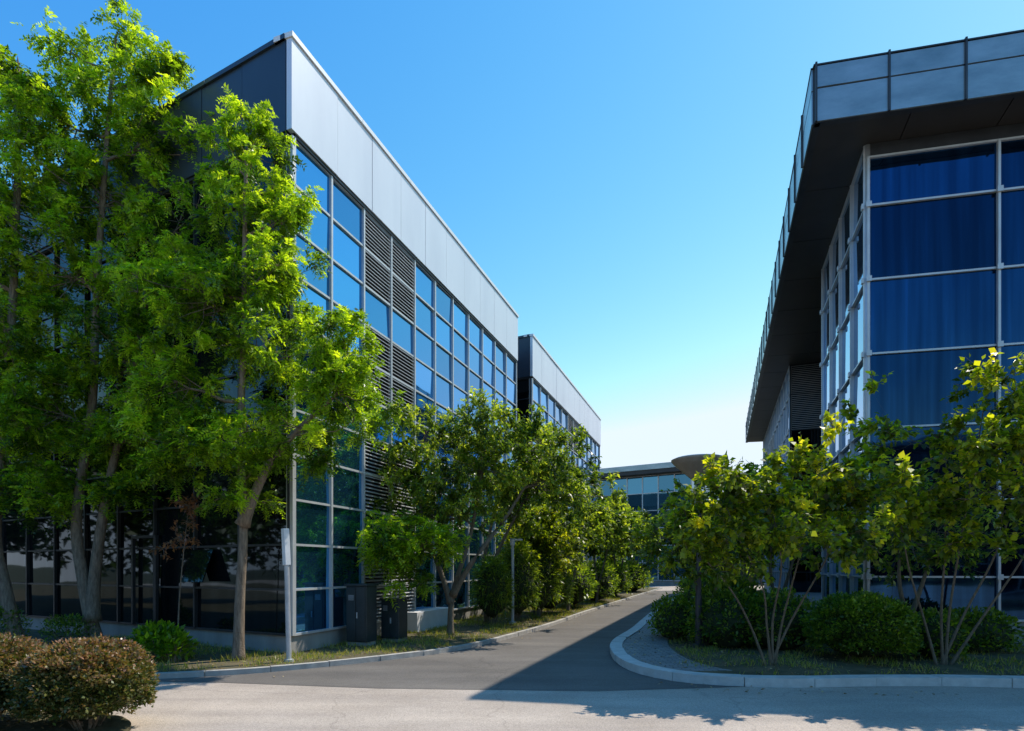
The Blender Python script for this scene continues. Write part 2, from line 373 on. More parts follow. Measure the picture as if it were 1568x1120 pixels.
N1=P2(W,SD,5.9); facade(E,N1,W,0,0,4,0,'glass',rowz=rowz,clamps=True,tag='_side_near',mw=.045,md=.08)
n1i=P2(N1,SN,2.0); B0=P2(P2(W,SD,15.6),SN,0); b0i=P2(B0,SN,2.0)
facade(E,b0i,n1i,0,0,6,0,'glass_dimmed',rowz=rowz,tag='_recess')
facade(E,n1i,N1,0,0,1,0,'glass_dimmed',rowz=rowz,tag='_return')
facade(E,B0,b0i,0,0,1,0,'glass_dimmed',louvre=lambda c,r:r<2,rowz=rowz,tag='_block_end',fm='frame_dark')
B1=P2(W,SD,33.3)
facade(E,B1,B0,0,0,13,0,'glass',rowz=rowz,clamps=True,tag='_side_far',mw=.045,louvre=lambda c,r:(c in(5,6) and r in(1,3)))
g=MB()
for p in (W,N1,B0):
    g.tube([(p[0],p[1],.1),(p[0],p[1],zs)],[.06,.06],12)
g.obj('corner_posts',M['frame'],E,smooth=True)
We2=P2(We,SD,33)
mb=MB(); mb.prism([P2(P2(W,SD,.25),SN,.25),P2(P2(We,SD,.25),SN,-.1),We2,P2(B1,SN,2.3),P2(b0i,SN,.2),P2(P2(N1,SN,2.2),SD,-.2),P2(P2(N1,SN,.2),SD,-.2)],0,zs); mb.obj('core_walls',M['core'],E)
mb=MB(); mb.prism([P2(P2(W,FR,-.06),SN,-.02),P2(We,SD,-.1),We2,B1],0,.64); 
mb.obj('plinth',M['concrete'],E)
def block(name,A,B,depth,h,cols,rows,glass,over=1.2,fa='fascia_blue',pl=.5):
    E=empty(name); F,L=frame(A,B); o,d,n=F
    Q=lambda s,t:(o[0]+d[0]*s+n[0]*t,o[1]+d[1]*s+n[1]*t)
    a,b,c,e=Q(0,0),Q(L,0),Q(L,-depth),Q(0,-depth)
    mb=MB(); mb.prism([Q(.2,-.2),Q(L-.2,-.2),Q(L-.2,-depth+.2),Q(.2,-depth+.2)],0,h-.9); mb.obj('core_walls',M['core'],E)
    mb=MB(); mb.prism([a,b,c,e],0,pl); mb.obj('plinth',M['concrete'],E)
    for i,(p,q,cc) in enumerate(((a,b,cols),(b,c,max(2,int(depth/2.4))),(e,a,max(2,int(depth/2.4))),(c,e,cols))):
        facade(E,p,q,pl+.01,h-1.0,cc,rows,glass,tag='_%d'%i,mw=.1)
    mb=MB(); mb.prism([Q(-over,over),Q(L+over,over),Q(L+over,-depth-over),Q(-over,-depth-over)],h-.95,h-.55); mb.obj('eaves_slab',M['soffit'],E)
    mb=MB(); mb.prism([Q(-over-.1,over+.1),Q(L+over+.1,over+.1),Q(L+over+.1,-depth-over),Q(-over-.1,-depth-over)],h-.545,h); mb.obj('roof_fascia',M[fa],E)
    return E
block('distant_office_building',(6.5,66),(18.0,59),14,12.4,8,6,'glass_teal')
block('distant_office_building',(26,72),(50,62),14,9,10,5,'glass_teal')
block('facing_office_building',(34,-30),(6,-34),12,13,12,5,'glass_dimmed')
block('facing_office_building',(-2,-34),(-30,-30),12,12,12,5,'glass_dimmed')
# ------------------------------------------------------------------ vegetation
def bez(a,b,bend,n=6,jit=.04):
    a=Vector(a);b=Vector(b);c=(a+b)/2+Vector(bend); L=(b-a).length; out=[]
    for k in range(n):
        t=k/(n-1); p=a*(1-t)**2+c*2*t*(1-t)+b*t*t
        if 0<k<n-1: p+=Vector(rng.normal(0,jit*L*.35,3))
        out.append(p)
    return out
def make_tree(name,base,stems,blobs,mode,lm,bm='bark',r0=.1,leafL=.07,leafW=.03,tw=7,nf=7,nl=9,twl=.5,seed=1,density=1.0,wisp=.12):
    global rng
    rng=np.random.default_rng(seed)
    E=empty(name); br=MB(); nodes=[]
    for st in stems:
        pts=[Vector(p) for p in catmull(st,5)]; n=len(pts)
        fl=[r0*(1.0-.72*k/(n-1))*(1+.45*math.exp(-k*.9)) for k in range(n)]
        br.tube(pts,fl,10)
        for k in range(2,n): nodes.append((pts[k],fl[k]))
    TP=[];TD=[];TC=[]
    for bl in blobs:
        x,y,z,rx,ry,rz,nc=bl; c=Vector((x,y,z)); nc=max(2,int(nc*density))
        best=min(nodes,key=lambda q:(q[0]-c).length+ (2.0*max(0,q[0].z-(c.z-.25*rz))))
        rr=min(best[1]*.75,.02+.018*(c-best[0]).length+.01*rx*2)
        limb=bez(best[0],c+Vector((0,0,rz*.3)),(0,0,-.12*(c-best[0]).length),7)
        lr=[rr*(1-.75*k/6) for k in range(7)]
        br.tube(limb,lr,6)
        u=unit(rng.normal(size=(nc,3))); rad=rng.random(nc)**(1/2.6)
        rad=np.where(rng.random(nc)<wisp,rad*.4+.95,rad)
        lump=np.array([.8+.6*noise.noise(Vector(q)*1.7+Vector((seed,z,x))) for q in u])
        cl=np.array([x,y,z])+u*(rad*lump*1.2)[:,None]*np.array([rx,ry,rz])
        for q in range(nc):
            k=rng.integers(2,7); s=limb[k]; e=Vector(cl[q])
            sb=bez(s,e,(0,0,-.06*(e-s).length),4,.08); r1=min(lr[k]*.7,.006+.008*(e-s).length)
            br.tube(sb,[r1,r1*.75,r1*.5,r1*.3],4,cap=False)
        dirs=unit(u*.55)[:,None,:]*.8+rng.normal(size=(nc,tw,3))*.62+np.array([0,0,.22])
        dirs=unit(dirs); ln=twl*(.5+.8*rng.random((nc,tw)))
        TP.append(np.repeat(cl[:,None,:],tw,1).reshape(-1,3)); TD.append((dirs*ln[...,None]).reshape(-1,3))
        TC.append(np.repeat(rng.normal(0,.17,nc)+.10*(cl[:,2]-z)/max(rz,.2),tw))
    TP=np.concatenate(TP);TD=np.concatenate(TD);TC=np.concatenate(TC); nt_=len(TP)
    for i in range(0,nt_,1 if nt_<1500 else 2):
        a=TP[i]; b=TP[i]+TD[i]; m_=(a+b)/2+np.array([0,0,.04])
        br.tube([a,m_,b],[.006,.004,.002],3,cap=False)
    br.obj('trunk_and_branches',M[bm],E,smooth=True)
    if mode=='frond':
        t=rng.random((nt_,nf))*.85+.15
        fp=TP[:,None,:]+TD[:,None,:]*t[...,None]+np.array([0,0,.04])
        fd=unit(unit(TD)[:,None,:]*.55+rng.normal(size=(nt_,nf,3))*.6+np.array([0,0,-.12]))
        fl=.24*(.7+.6*rng.random((nt_,nf)))*twl/.5
        s=(np.arange(nl)//2+1)/((nl+1)//2); side=np.where(np.arange(nl)%2==0,1.,-1.)
        pos=fp[:,:,None,:]+fd[:,:,None,:]*(fl[...,None]*s)[...,None]
        pos[...,2]-=(fl[...,None]*s**2)*.35
        nrm=unit(rng.normal(size=(nt_,nf,3))*.6+np.array([0,0,1.0]))
        sv=unit(np.cross(fd,nrm))
        d=sv[:,:,None,:]*side[None,None,:,None]*.9+fd[:,:,None,:]*.5+rng.normal(size=(nt_,nf,nl,3))*.16
        d[...,2]-=.15
        U=np.broadcast_to(nrm[:,:,None,:],d.shape)+rng.normal(size=d.shape)*.22
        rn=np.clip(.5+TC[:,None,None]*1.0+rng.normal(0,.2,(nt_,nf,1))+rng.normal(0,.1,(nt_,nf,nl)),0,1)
        n_=nt_*nf*nl
        L=leafL*(.75+.5*rng.random(n_)); 
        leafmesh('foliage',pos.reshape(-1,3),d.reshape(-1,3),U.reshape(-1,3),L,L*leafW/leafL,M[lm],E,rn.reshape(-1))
    else:
        nn=nl
        t=rng.random((nt_,nn))*.95+.05
        pos=TP[:,None,:]+TD[:,None,:]*t[...,None]+rng.normal(size=(nt_,nn,3))*.02
        d=unit(TD)[:,None,:]*.5+rng.normal(size=(nt_,nn,3))*.6+np.array([0,0,-.28])
        U=rng.normal(size=d.shape)*.5+np.array([0,0,1.])
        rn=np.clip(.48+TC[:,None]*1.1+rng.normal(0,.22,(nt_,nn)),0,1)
        n_=nt_*nn; L=leafL*(.6+.65*rng.random(n_))
        leafmesh('foliage',pos.reshape(-1,3),d.reshape(-1,3),U.reshape(-1,3),L,L*leafW/leafL,M[lm],E,rn.reshape(-1))
    return E
bx,by=-5.10,10.95
make_tree('locust_tree',(bx,by),[[(bx,by,.05),(bx+.03,by,1.2),(bx+.1,by,2.6),(bx+.02,by+.05,4.2),(bx+.1,by,6),(bx+.12,by,8),(bx+.15,by,9.6)],
     [(bx+.08,by,2.6),(bx+.55,by-.1,3.6),(bx+1.1,by-.1,4.3),(bx+1.8,by,5.0)]],
 [(bx+.35,by,9.6,.3,.4,.6,9),(bx-.15,by,9.3,.3,.3,.4,5),(bx+.05,by,8.4,.7,.8,.55,17),(bx+.85,by,8.2,.4,.4,.5,9),(bx+.5,by,7.2,1.0,.9,.65,24),(bx-.6,by,6.7,.9,.9,.6,20),
  (bx+.75,by,5.85,1.0,.9,.55,23),(bx+1.95,by,5.0,.8,.7,.65,24),(bx+2.1,by,6.05,.3,.3,.35,7),(bx+1.25,by-.1,4.3,1.1,.8,.45,22),(bx-.2,by-.1,4.0,.9,.8,.45,22),(bx-1.4,by,5.2,.9,.8,.7,20),(bx-1.2,by,7.0,.8,.8,.6,13),(bx-1.3,by,4.0,.6,.6,.4,10),(bx+.1,by,3.2,.4,.4,.3,8)],
 'frond','leaf_a',r0=.10,leafL=.078,leafW=.032,tw=6,nf=8,nl=10,twl=.35,seed=3)
bx,by=-9.4,13.3
make_tree('locust_tree',(bx,by),[[(bx,by,.05),(bx-.3,by,1.5),(bx-.45,by,3),(bx-.1,by,5.5),(bx,by,8),(bx+.2,by,11),(bx+.4,by,13.4)],
     [(bx-.1,by,.6),(bx+.0,by,2),(bx+.3,by,3.8),(bx+.8,by,6),(bx+1.2,by,8.5)]],
 [(bx+.85,by,12.7,.9,.9,.55,18),(bx+.5,by,14.0,.2,.2,.5,4),(bx+1.6,by,12.9,.3,.3,.4,5),(bx-.6,by,13.3,.4,.5,.6,8),(bx+1.4,by,11.5,1.1,.9,.65,24),(bx-.8,by,11.7,1.0,1,.7,22),
  (bx+.2,by,10.1,1.6,1.2,.8,32),(bx+2.0,by,9.7,.9,1,.7,18),(bx+1.7,by,8.1,1.2,1,.7,24),(bx-.5,by,8.3,1.4,1.2,.85,30),(bx+.7,by,6.5,1.6,1.2,.75,32),(bx+2.4,by,6.4,.9,.8,.75,18),(bx-1,by,5.3,1.3,1.1,.65,26),(bx+.5,by,4.6,1.1,.9,.5,22),(bx+1.8,by,5.0,.8,.7,.5,14),(bx+.6,by,3.5,.4,.4,.4,8)],
 'frond','leaf_a',r0=.14,leafL=.09,leafW=.038,tw=6,nf=8,nl=9,twl=.42,seed=4)
bx,by=-11.1,13.2
make_tree('locust_tree',(bx,by),[[(bx,by,.05),(bx-.3,by,1.4),(bx-.5,by,2.6),(bx-.3,by,5),(bx-.1,by,8),(bx,by,11),(bx,by,13.0)]],
 [(bx+.0,by,13.1,.35,.35,.6,6),(bx+.4,by,11.9,.8,.8,.7,16),(bx-.7,by,11.2,1,1,1,18),(bx,by,9.8,1.4,1.2,1.0,28),(bx-.4,by,7.4,1.5,1.2,1.1,34),(bx+.2,by,6.2,1.0,1,.7,18),(bx,by,5.0,1.4,1.2,.8,28),(bx-.2,by,3.7,.9,.9,.6,18),(bx+.6,by,3.6,.8,.7,.5,12),(bx-1.8,by,9,1.2,1.2,2,18)],
 'frond','leaf_a',r0=.15,leafL=.095,leafW=.042,tw=6,nf=7,nl=8,twl=.42,seed=5)
bx,by=-1.57,15.0
make_tree('cherry_tree',(bx,by),[[(bx,by,.05),(bx+.02,by,.9),(bx+.15,by,1.5),(bx+.5,by,2.6),(bx+.8,by,4.2),(bx+.9,by,5.2)],[(bx+.02,by,.9),(bx-.25,by,1.7),(bx-.7,by,3),(bx-.9,by,4.6)],[(bx+.05,by,1.1),(bx+.6,by-.2,2.0),(bx+1.5,by-.2,3.2),(bx+2.3,by,4.6)]],
 [(bx+.8,by,5.35,1.3,1,.5,42),(bx-.6,by,5.1,1.0,.9,.6,32),(bx+.8,by-.2,4.3,1.5,1.2,.8,64),(bx-1.1,by,4.2,.9,.8,.6,34),(bx+2.4,by,4.9,1.0,.9,.6,38),(bx+2.3,by,3.9,1.2,1,.5,40),(bx,by-.1,3.3,1.3,.9,.45,40)],
 'leaf','leaf_b',bm='bark_grey',r0=.085,leafL=.125,leafW=.052,tw=7,nl=15,twl=.36,seed=8)
bx,by=-.78,18.2
make_tree('cherry_tree',(bx,by),[[(bx,by,.05),(bx+.0,by,1.2),(bx+.3,by,2.2),(bx+1.0,by,3.6),(bx+1.8,by,5)],[(bx,by,.9),(bx-.1,by,1.9),(bx+.2,by,3.4),(bx+.4,by,4.4)]],
 [(bx+2.0,by,5.3,1,1,.7,36),(bx+2.6,by,4.2,1.2,1.2,.7,44),(bx+.6,by,3.7,1.1,1,.6,30),(bx+.4,by,4.7,1,1,.7,24)],
 'leaf','leaf_b',bm='bark_grey',r0=.085,leafL=.14,leafW=.065,tw=7,nl=13,twl=.42,seed=9)
def rtree(x,y,h,r,seed,lm='leaf_b',name='cherry_tree',L=.17,nl=12,dens=1.2,low=.45):
    c=h*(low+1)/2
    bl=[(x,y,h-.25*r,r*.7,r*.7,r*.4,18),(x-r*.6,y,c,r*.6,r*.7,r*.5,18),(x+r*.6,y,c,r*.6,r*.7,r*.5,18),(x,y-r*.3,c-.1,r*.8,r*.7,r*.5,22),(x,y+r*.4,c-.3*r,r*.8,r*.6,r*.4,14)]
    make_tree(name,(x,y),[[(x,y,.05),(x+.05,y,h*.2),(x-.1,y,h*.45),(x,y,h*.8)],[(x,y,h*.12),(x+.3,y,h*.35),(x+.6,y,h*.6)]],bl,'leaf',lm,bm='bark_grey',r0=.07,leafL=L,leafW=L*.5,tw=6,nl=nl,twl=.45,seed=seed,density=dens)
rtree(2.2,23.2,4.9,1.6,11); rtree(4.1,28.5,5.0,1.8,12,L=.2); rtree(6.2,35,5.2,1.9,13,L=.24); rtree(8.8,43,5.4,2.1,14,L=.28)
rtree(.9,20.4,3.6,1.2,15,lm='leaf_c',name='young_ash_tree')
bx,by=-2.75,13.9
make_tree('young_locust_tree',(bx,by),[[(bx+.25,by,.05),(bx+.1,by,1.0),(bx+.1,by,2.0),(bx,by,2.7)]],
 [(bx,by-.1,2.5,.75,.6,.3,20),(bx+.75,by,2.3,.6,.5,.3,15),(bx-.1,by-.2,1.9,.6,.5,.25,12),(bx+.4,by-.2,1.5,.35,.3,.2,6)],'frond','leaf_a',r0=.035,leafL=.085,leafW=.038,tw=6,nf=6,nl=9,twl=.38,seed=17,wisp=.2)
# right multi-stem shrubs
bx,by=4.5,10.2
st=[[(bx,by,.05),(bx-.12,by-.1,.8),(bx-.4,by-.5,1.6),(bx-1.3,by-1.2,2.7)],[(bx+.03,by,.05),(bx-.02,by-.1,.9),(bx-.1,by-.6,1.9),(bx-.6,by-1.2,3.0)],[(bx+.05,by,.05),(bx+.15,by-.1,.9),(bx+.2,by-.6,2.0),(bx+.2,by-1.2,3.1)],[(bx-.05,by,.05),(bx+.3,by-.1,.9),(bx+.5,by-.7,1.8),(bx+.6,by-1.2,2.5)],[(bx-.08,by,.05),(bx-.4,by-.1,.8),(bx-1.0,by-.7,1.5),(bx-1.8,by-1.2,2.2)]]
make_tree('lilac_shrub',(bx,by),st,
 [(2.98,8.8,2.65,.65,.55,.34,26),(3.72,8.75,3.05,.75,.55,.36,30),(4.65,8.75,3.12,.7,.55,.4,28),(5.2,8.8,2.65,.6,.6,.35,20),(3.92,8.7,2.35,.9,.6,.28,27),(2.63,8.9,2.25,.5,.45,.26,13),(4.2,9.3,2.8,.9,.5,.4,12),(5.5,9.0,3.1,.4,.4,.35,9),(3.4,9.2,1.9,.9,.6,.2,11),(5.0,9.3,2.1,.7,.5,.2,8)],
 'leaf','leaf_c',bm='bark_grey',r0=.024,leafL=.105,leafW=.075,tw=6,nl=9,twl=.23,seed=21,wisp=.22)
bx,by=7.55,10.3
st=[[(bx,by,.05),(bx-.1,by-.1,1),(bx-.4,by-.6,2.2),(bx-.9,by-1.3,3.5)],[(bx+.04,by,.05),(bx+.05,by-.1,1.1),(bx-.1,by-.6,2.5),(bx-.3,by-1.3,4.4)],[(bx-.05,by,.05),(bx+.3,by-.1,1),(bx+.5,by-.6,2.2),(bx+.5,by-1.3,4.0)],[(bx-.1,by,.05),(bx-.4,by-.1,.9),(bx-1.0,by-.6,1.8),(bx-1.6,by-1.2,2.9)],[(bx+.1,by,.05),(bx+.5,by-.2,.9),(bx+.9,by-.6,2),(bx+1.0,by-1.2,3.2)]]
make_tree('lilac_shrub',(bx,by),st,
 [(7.1,8.6,4.45,.38,.35,.4,10),(6.1,9.6,4.1,.4,.4,.5,12),(7.6,8.5,3.95,.6,.5,.45,20),(6.6,8.6,3.6,.75,.55,.4,24),(5.95,8.75,3.05,.55,.5,.36,16),(7.15,8.6,3.0,.9,.6,.36,25),(8.2,8.6,3.1,.7,.6,.5,20),(8.2,8.6,4.1,.6,.5,.5,17),(6.5,9.3,2.6,.9,.5,.35,14),(5.8,9.0,2.4,.6,.5,.3,10),(7.4,9.2,2.2,.9,.5,.2,9)],
 'leaf','leaf_c',bm='bark_grey',r0=.026,leafL=.11,leafW=.08,tw=6,nl=9,twl=.25,seed=22,wisp=.22)
bx,by=10.2,9.6
make_tree('lilac_shrub',(bx,by),[[(bx,by,.05),(bx-.2,by,1),(bx-.7,by-.3,2.4),(bx-.9,by-.5,4)],[(bx+.1,by,.05),(bx+.3,by,1.2),(bx+.5,by-.3,2.6),(bx+.6,by-.4,4)]],
 [(9.4,9.1,4.2,.7,.6,.6,18),(10.6,9.1,4.0,.8,.6,.6,18),(9.6,9,3.1,.9,.6,.5,20),(10.8,9,3,.9,.6,.5,18)],'leaf','leaf_c',bm='bark_grey',r0=.04,leafL=.12,leafW=.09,tw=6,nl=9,twl=.3,seed=23)
rtree(4.3,13.4,3.3,1.1,31,lm='leaf_c',name='garden_shrub_tree',L=.14,nl=10)
rtree(6.6,14.8,4.0,1.3,32,lm='leaf_c',name='garden_shrub_tree',L=.14,nl=10)
rtree(8.0,12.0,3.6,1.2,36,lm='leaf_b',name='garden_shrub_tree',L=.12,nl=10,dens=.8)
rtree(8.2,20.5,4.4,1.4,33,lm='leaf_b',name='garden_shrub_tree',L=.17,nl=10)
rtree(11.0,28,4.8,1.5,34,lm='leaf_b',name='garden_shrub_tree',L=.2,nl=10)
rtree(14.2,37,5,1.7,35,lm='leaf_b',name='garden_shrub_tree',L=.25,nl=10)
def bush(name,blobs,n,lm,L,Wd,core=True,seed=1,up=.2,shell=.18,top=None,rbase=.42):
    global rng
    rng=np.random.default_rng(seed); E=empty(name); tot=sum(b[3]*b[4]+b[3]*b[5] for b in blobs)
    Ps=[];Ds=[];Rs=[]
    for b in blobs:
        k=int(n*(b[3]*b[4]+b[3]*b[5])/tot); u=unit(rng.normal(size=(k,3))); u[:,2]=np.where(u[:,2]<-.55,-u[:,2],u[:,2])
        lump=np.array([noise.noise(Vector(q)*3.1+Vector((seed,b[0],b[1])))+.5*noise.noise(Vector(q)*8+Vector((seed,b[0],b[1]))) for q in u])
        r=1+.16*lump-shell*rng.random(k)**1.5+.09*rng.random(k)*(rng.random(k)<.25)
        p=np.array(b[:3])+u*r[:,None]*np.array(b[3:6]); ok=p[:,2]>.12; p=p[ok];u=u[ok]
        Ps.append(p); Ds.append(u*.7+rng.normal(size=p.shape)*.65+np.array([0,0,up]))
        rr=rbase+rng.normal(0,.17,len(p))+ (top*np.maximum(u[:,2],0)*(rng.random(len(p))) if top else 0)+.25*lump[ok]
        Rs.append(rr)
        if core:
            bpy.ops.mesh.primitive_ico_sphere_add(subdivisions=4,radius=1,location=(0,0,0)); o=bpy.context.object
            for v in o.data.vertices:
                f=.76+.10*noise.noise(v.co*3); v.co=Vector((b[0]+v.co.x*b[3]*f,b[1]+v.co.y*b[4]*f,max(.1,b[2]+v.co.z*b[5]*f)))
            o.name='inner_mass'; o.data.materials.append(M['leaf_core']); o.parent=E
    P=np.concatenate(Ps);D=np.concatenate(Ds);n_=len(P); U=rng.normal(size=P.shape)*.5+unit(D)*.2+np.array([0,0,.8])
    l=L*(.6+.7*rng.random(n_))
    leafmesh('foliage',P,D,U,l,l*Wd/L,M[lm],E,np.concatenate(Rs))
    tw=MB()
    for b in blobs:
        for i in range(9):
            a=rng.random()*6.28
            tw.tube([(b[0]+math.cos(a)*.1,b[1]+math.sin(a)*.1,.04),(b[0]+math.cos(a)*b[3]*.4,b[1]+math.sin(a)*b[4]*.4,b[2]*.6),(b[0]+math.cos(a)*b[3]*.8,b[1]+math.sin(a)*b[4]*.8,b[2]+.1)],[.014,.01,.005],5)
    tw.obj('stems',M['bark'],E); return E
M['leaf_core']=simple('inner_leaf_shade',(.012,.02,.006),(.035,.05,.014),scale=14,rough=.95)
bush('clipped_hedge_bush',[(-4.66,6.45,.52,.62,.62,.48),],28000,'leaf_h',.042,.026,seed=41,top=.9,shell=.2,rbase=.36)
bush('clipped_hedge_bush',[(-5.84,6.45,.55,.66,.66,.49)],26000,'leaf_h',.042,.026,seed=42,top=.9,shell=.2,rbase=.36)
bush('round_box_bush',[(6.45,10.9,.66,.92,.85,.64)],20000,'leaf_b',.06,.036,seed=43,shell=.4)
bush('broadleaf_shrub',[(-6.55,10.9,.4,.42,.4,.33),(-6.2,10.8,.32,.3,.3,.25)],1600,'leaf_a',.12,.06,core=False,seed=44,shell=.6,up=.4)
bush('undergrowth_shrubs',[(4.6,12.6,.6,.8,.7,.7),(5.6,12.3,.6,.8,.7,.7),(7.6,12.2,.5,.9,.6,.5),(5.2,14.0,.7,.9,1,.9),(3.9,14.2,.5,.5,1.0,.6),(6.2,17,.6,.9,1.6,.8),(9.3,11.9,.45,1.0,.5,.5),(7.9,11.0,.5,.5,.5,.5)],22000,'leaf_b',.10,.05,seed=45,shell=.5)
bush('undergrowth_shrubs',[(7.6,23,.7,1,2.2,.8),(10.2,30,.7,1,2.8,.9),(13,38,.8,1.2,3,1)],12000,'leaf_b',.14,.07,seed=46,shell=.3)
bush('bamboo_clump',[(.15,18.9,1.3,.7,.8,1.3),(.9,20.6,1.5,.8,1.1,1.5),(-.6,17.6,1.1,.6,.7,1.0),(1.4,22.3,1.2,.9,1,1.2)],24000,'leaf_b',.2,.03,seed=47,shell=.7,up=-.3)
bush('undergrowth_shrubs',[(2.6,25.5,1.0,1,1.6,1),(4.2,30,1,1.1,2,1.1),(6.0,36,1,1.2,2.5,1.1),(8.6,43,1,1.4,3,1.2)],14000,'leaf_b',.2,.08,seed=48,shell=.6)
bush('low_wall_plants',[(-9.9,13.1,.4,.6,.3,.35),(-7.6,12.4,.3,.4,.25,.3),(-11.6,13.2,.5,.7,.4,.5)],3500,'leaf_b',.07,.035,core=False,seed=49,shell=.6)
def mass(name,blobs,n,L,lm,seed):
    r_=np.random.default_rng(seed); Ps=[];Rs=[];Us=[]
    for b in blobs:
        k=n//len(blobs); u=unit(r_.normal(size=(k,3))); u[:,2]=np.where(u[:,2]<-.3,-u[:,2],u[:,2])
        lump=np.array([noise.noise(Vector(q)*2.3+Vector((b[0],b[1],seed))) for q in u])
        p=np.array(b[:3])+u*((.95+.35*lump-.3*r_.random(k)**1.5))[:,None]*np.array(b[3:6]); Ps.append(p);Rs.append(.45+.5*lump+r_.normal(0,.15,k));Us.append(u)
    P=np.concatenate(Ps);U=np.concatenate(Us)
    leafmesh(name,P,r_.normal(size=P.shape)+np.array([0,0,-.2]),U+r_.normal(size=P.shape)*.4,L*(.6+.8*r_.random(len(P))),L*.5,M[lm],None,np.concatenate(Rs))
b=[]
for i in range(9):
    b.append((8+i*4.2,70+3*math.sin(i*2.1)-i*.8 if i>3 else 54.5+i*.3,2.4+ .8*math.sin(i*1.7),2.6,2.0,2.2+.5*math.sin(i)))
mass('background_trees',[q for q in b if not(12<q[0]<17)],12000,.42,'leaf_b',61)
mass('background_trees',[(-26-.3*i,-6+i*3.1,3.6+math.sin(i*2)*1.0,2.6,2.6,4.6+math.sin(i*1.3)) for i in range(9)],20000,.5,'leaf_d',62)  # unseen tree mass, added to darken reflections in the left front glass
mass('background_trees',[(-34+i*6.5,-19+2*math.sin(i*1.9),4.2+math.sin(i*2.3)*1.0,3.4,3,4.2+.8*math.sin(i)) for i in range(11)],20000,.5,'leaf_d',63)
def scatter(name,poly,n,x0,x1,y0,y1,kind,mat,seed,z=.11,th=-.12):
    r_=np.random.default_rng(seed); P=np.column_stack([r_.uniform(x0,x1,n),r_.uniform(y0,y1,n),np.full(n,z)])
    P=P[inpoly(P,poly)]
    w=np.array([noise.noise(Vector((p[0]*1.3,p[1]*1.3,seed))) for p in P])
    P=P[w+r_.normal(0,.12,len(P))>th]; n=len(P)
    if kind=='grass':
        D=r_.normal(size=(n,3))*.45+np.array([0,0,1]); L=.05+.10*r_.random(n); Wd=.012; U=r_.normal(size=(n,3))
    else:
        D=r_.normal(size=(n,3))*np.array([1,1,.25]); L=.04+.04*r_.random(n); Wd=L*.55; U=np.tile([0,0,1.],(n,1))+r_.normal(size=(n,3))*.25; P[:,2]+=.012
    leafmesh(name,P,D,U,L,Wd,M[mat],None,r_.random(n))
lv=[p for p in kl if -10<p[0] and p[1]<50]
lpoly=[(p[0]-.08,p[1]+.03) for p in lv]+[P2(C1,SD,34),C1,P2(C1,FD,6)]
scatter('grass',lpoly,160000,-10,6,9,34,'grass','grass',71,z=.09,th=-.05)
scatter('fallen_leaves',lpoly,14000,-10,8,9,40,'leaf','dry',72,z=.09,th=-.3)
rv=[(p[0]+.15,p[1]+.15) for p in kr if p[0]<14]
rpoly=rv+[(14,12.2),P2(W,SD,30)]
gp=[p for p in [(q[0]+1.2,q[1]+.2) for q in kr[:48]]]+rv[52:]+[(14,12.2),P2(W,SD,30)]
scatter('grass',gp,50000,2,12,8.5,25,'grass','grass',73,th=.05)
scatter('fallen_leaves',rpoly,9000,2,13,8,25,'leaf','dry',74)
scatter('fallen_leaves',[(-5.6,8.9),(-4,9.7),(-2.4,11.0),(.3,15.5),(3,23.5),(3.4,23.5),(1.0,15.5),(-1.6,11),(-3.4,9.2),(-5.4,8.6)],500,-6,4,8.5,24,'leaf','dry',75,z=.012)
scatter('fallen_leaves',[(2.4,9.3),(3.2,8.9),(7.8,8.7),(12,8.1),(12,7.2),(6,8.0),(3,8.4),(2,9)],400,2,12,7,9.4,'leaf','dry',77,z=.012)
scatter('fallen_leaves',isl,1500,-8,-3.4,4,7.4,'leaf','dry',76,z=.05)
# ------------------------------------------------------------------ street furniture
def lathe(mb,x,y,prof,sides=20):
    mb.tube([(x,y,z) for z,r in prof],[r for z,r in prof],sides)
E=empty('marker_post'); mb=MB(); x,y=-4.12,10.75
mb.tube([(x+.04,y,.07),(x,y,1.9)],[.045,.045],14); lathe(mb,x+.04,y,[(.08,.09),(.13,.09),(.135,.05)])
mb.obj('pole',M['galv'],E,smooth=False); mb=MB(); mb.tube([(x-.0,y,1.85),(x-.03,y,2.52)],[.075,.075],4); mb.obj('reflector_head',M['white'],E,bevel=.008)
def lamp(x,y,h,cone=False):
    E=empty('street_lamp'); mb=MB()
    if not cone:
        lathe(mb,x,y,[(.08,.11),(.16,.11),(.165,.05),(h-.25,.045),(h-.2,.06)]); mb.obj('post',M['galv'],E,smooth=False)
        mb=MB(); lathe(mb,x,y,[(h-.2,.075),(h-.02,.085),(h,.05)]); mb.box(x-.03,x+.3,y-.05,y+.05,h-.06,h-.01); mb.obj('lamp_head',M['frame'],E)
    else:
        lathe(mb,x,y,[(.1,.13),(.18,.13),(.2,.075),(1.2,.07),(1.21,.055),(h-.5,.05)]); mb.obj('post',M['darkpole'],E)
        mb=MB(); lathe(mb,x,y,[(h-.52,.07),(h-.46,.10),(h-.1,.5),(h-.03,.56),(h,.57),(h+.03,.5),(h+.04,.1)],28); mb.obj('conical_shade',M['shade'],E)
lamp(.02,18,2.7); lamp(3.9,30.5,3.1); lamp(3.97,12.5,4.10,cone=True)
for (x,y) in((4.45,17.1),(5.85,21.3),(7.5,26),(9.3,31)):
    E=empty('bollard'); mb=MB(); lathe(mb,x,y,[(.11,.085),(.14,.085),(.145,.065),(.5,.065)]); mb.obj('post',M['darkpole'],E)
    mb=MB(); lathe(mb,x,y,[(.5,.066),(.56,.068),(.565,.08),(.62,.08),(.65,.03)]); mb.obj('cap',M['frame'],E)
    mb=MB(); lathe(mb,x,y,[(.44,.0665),(.49,.0665)]); mb.obj('band',M['white'],E)
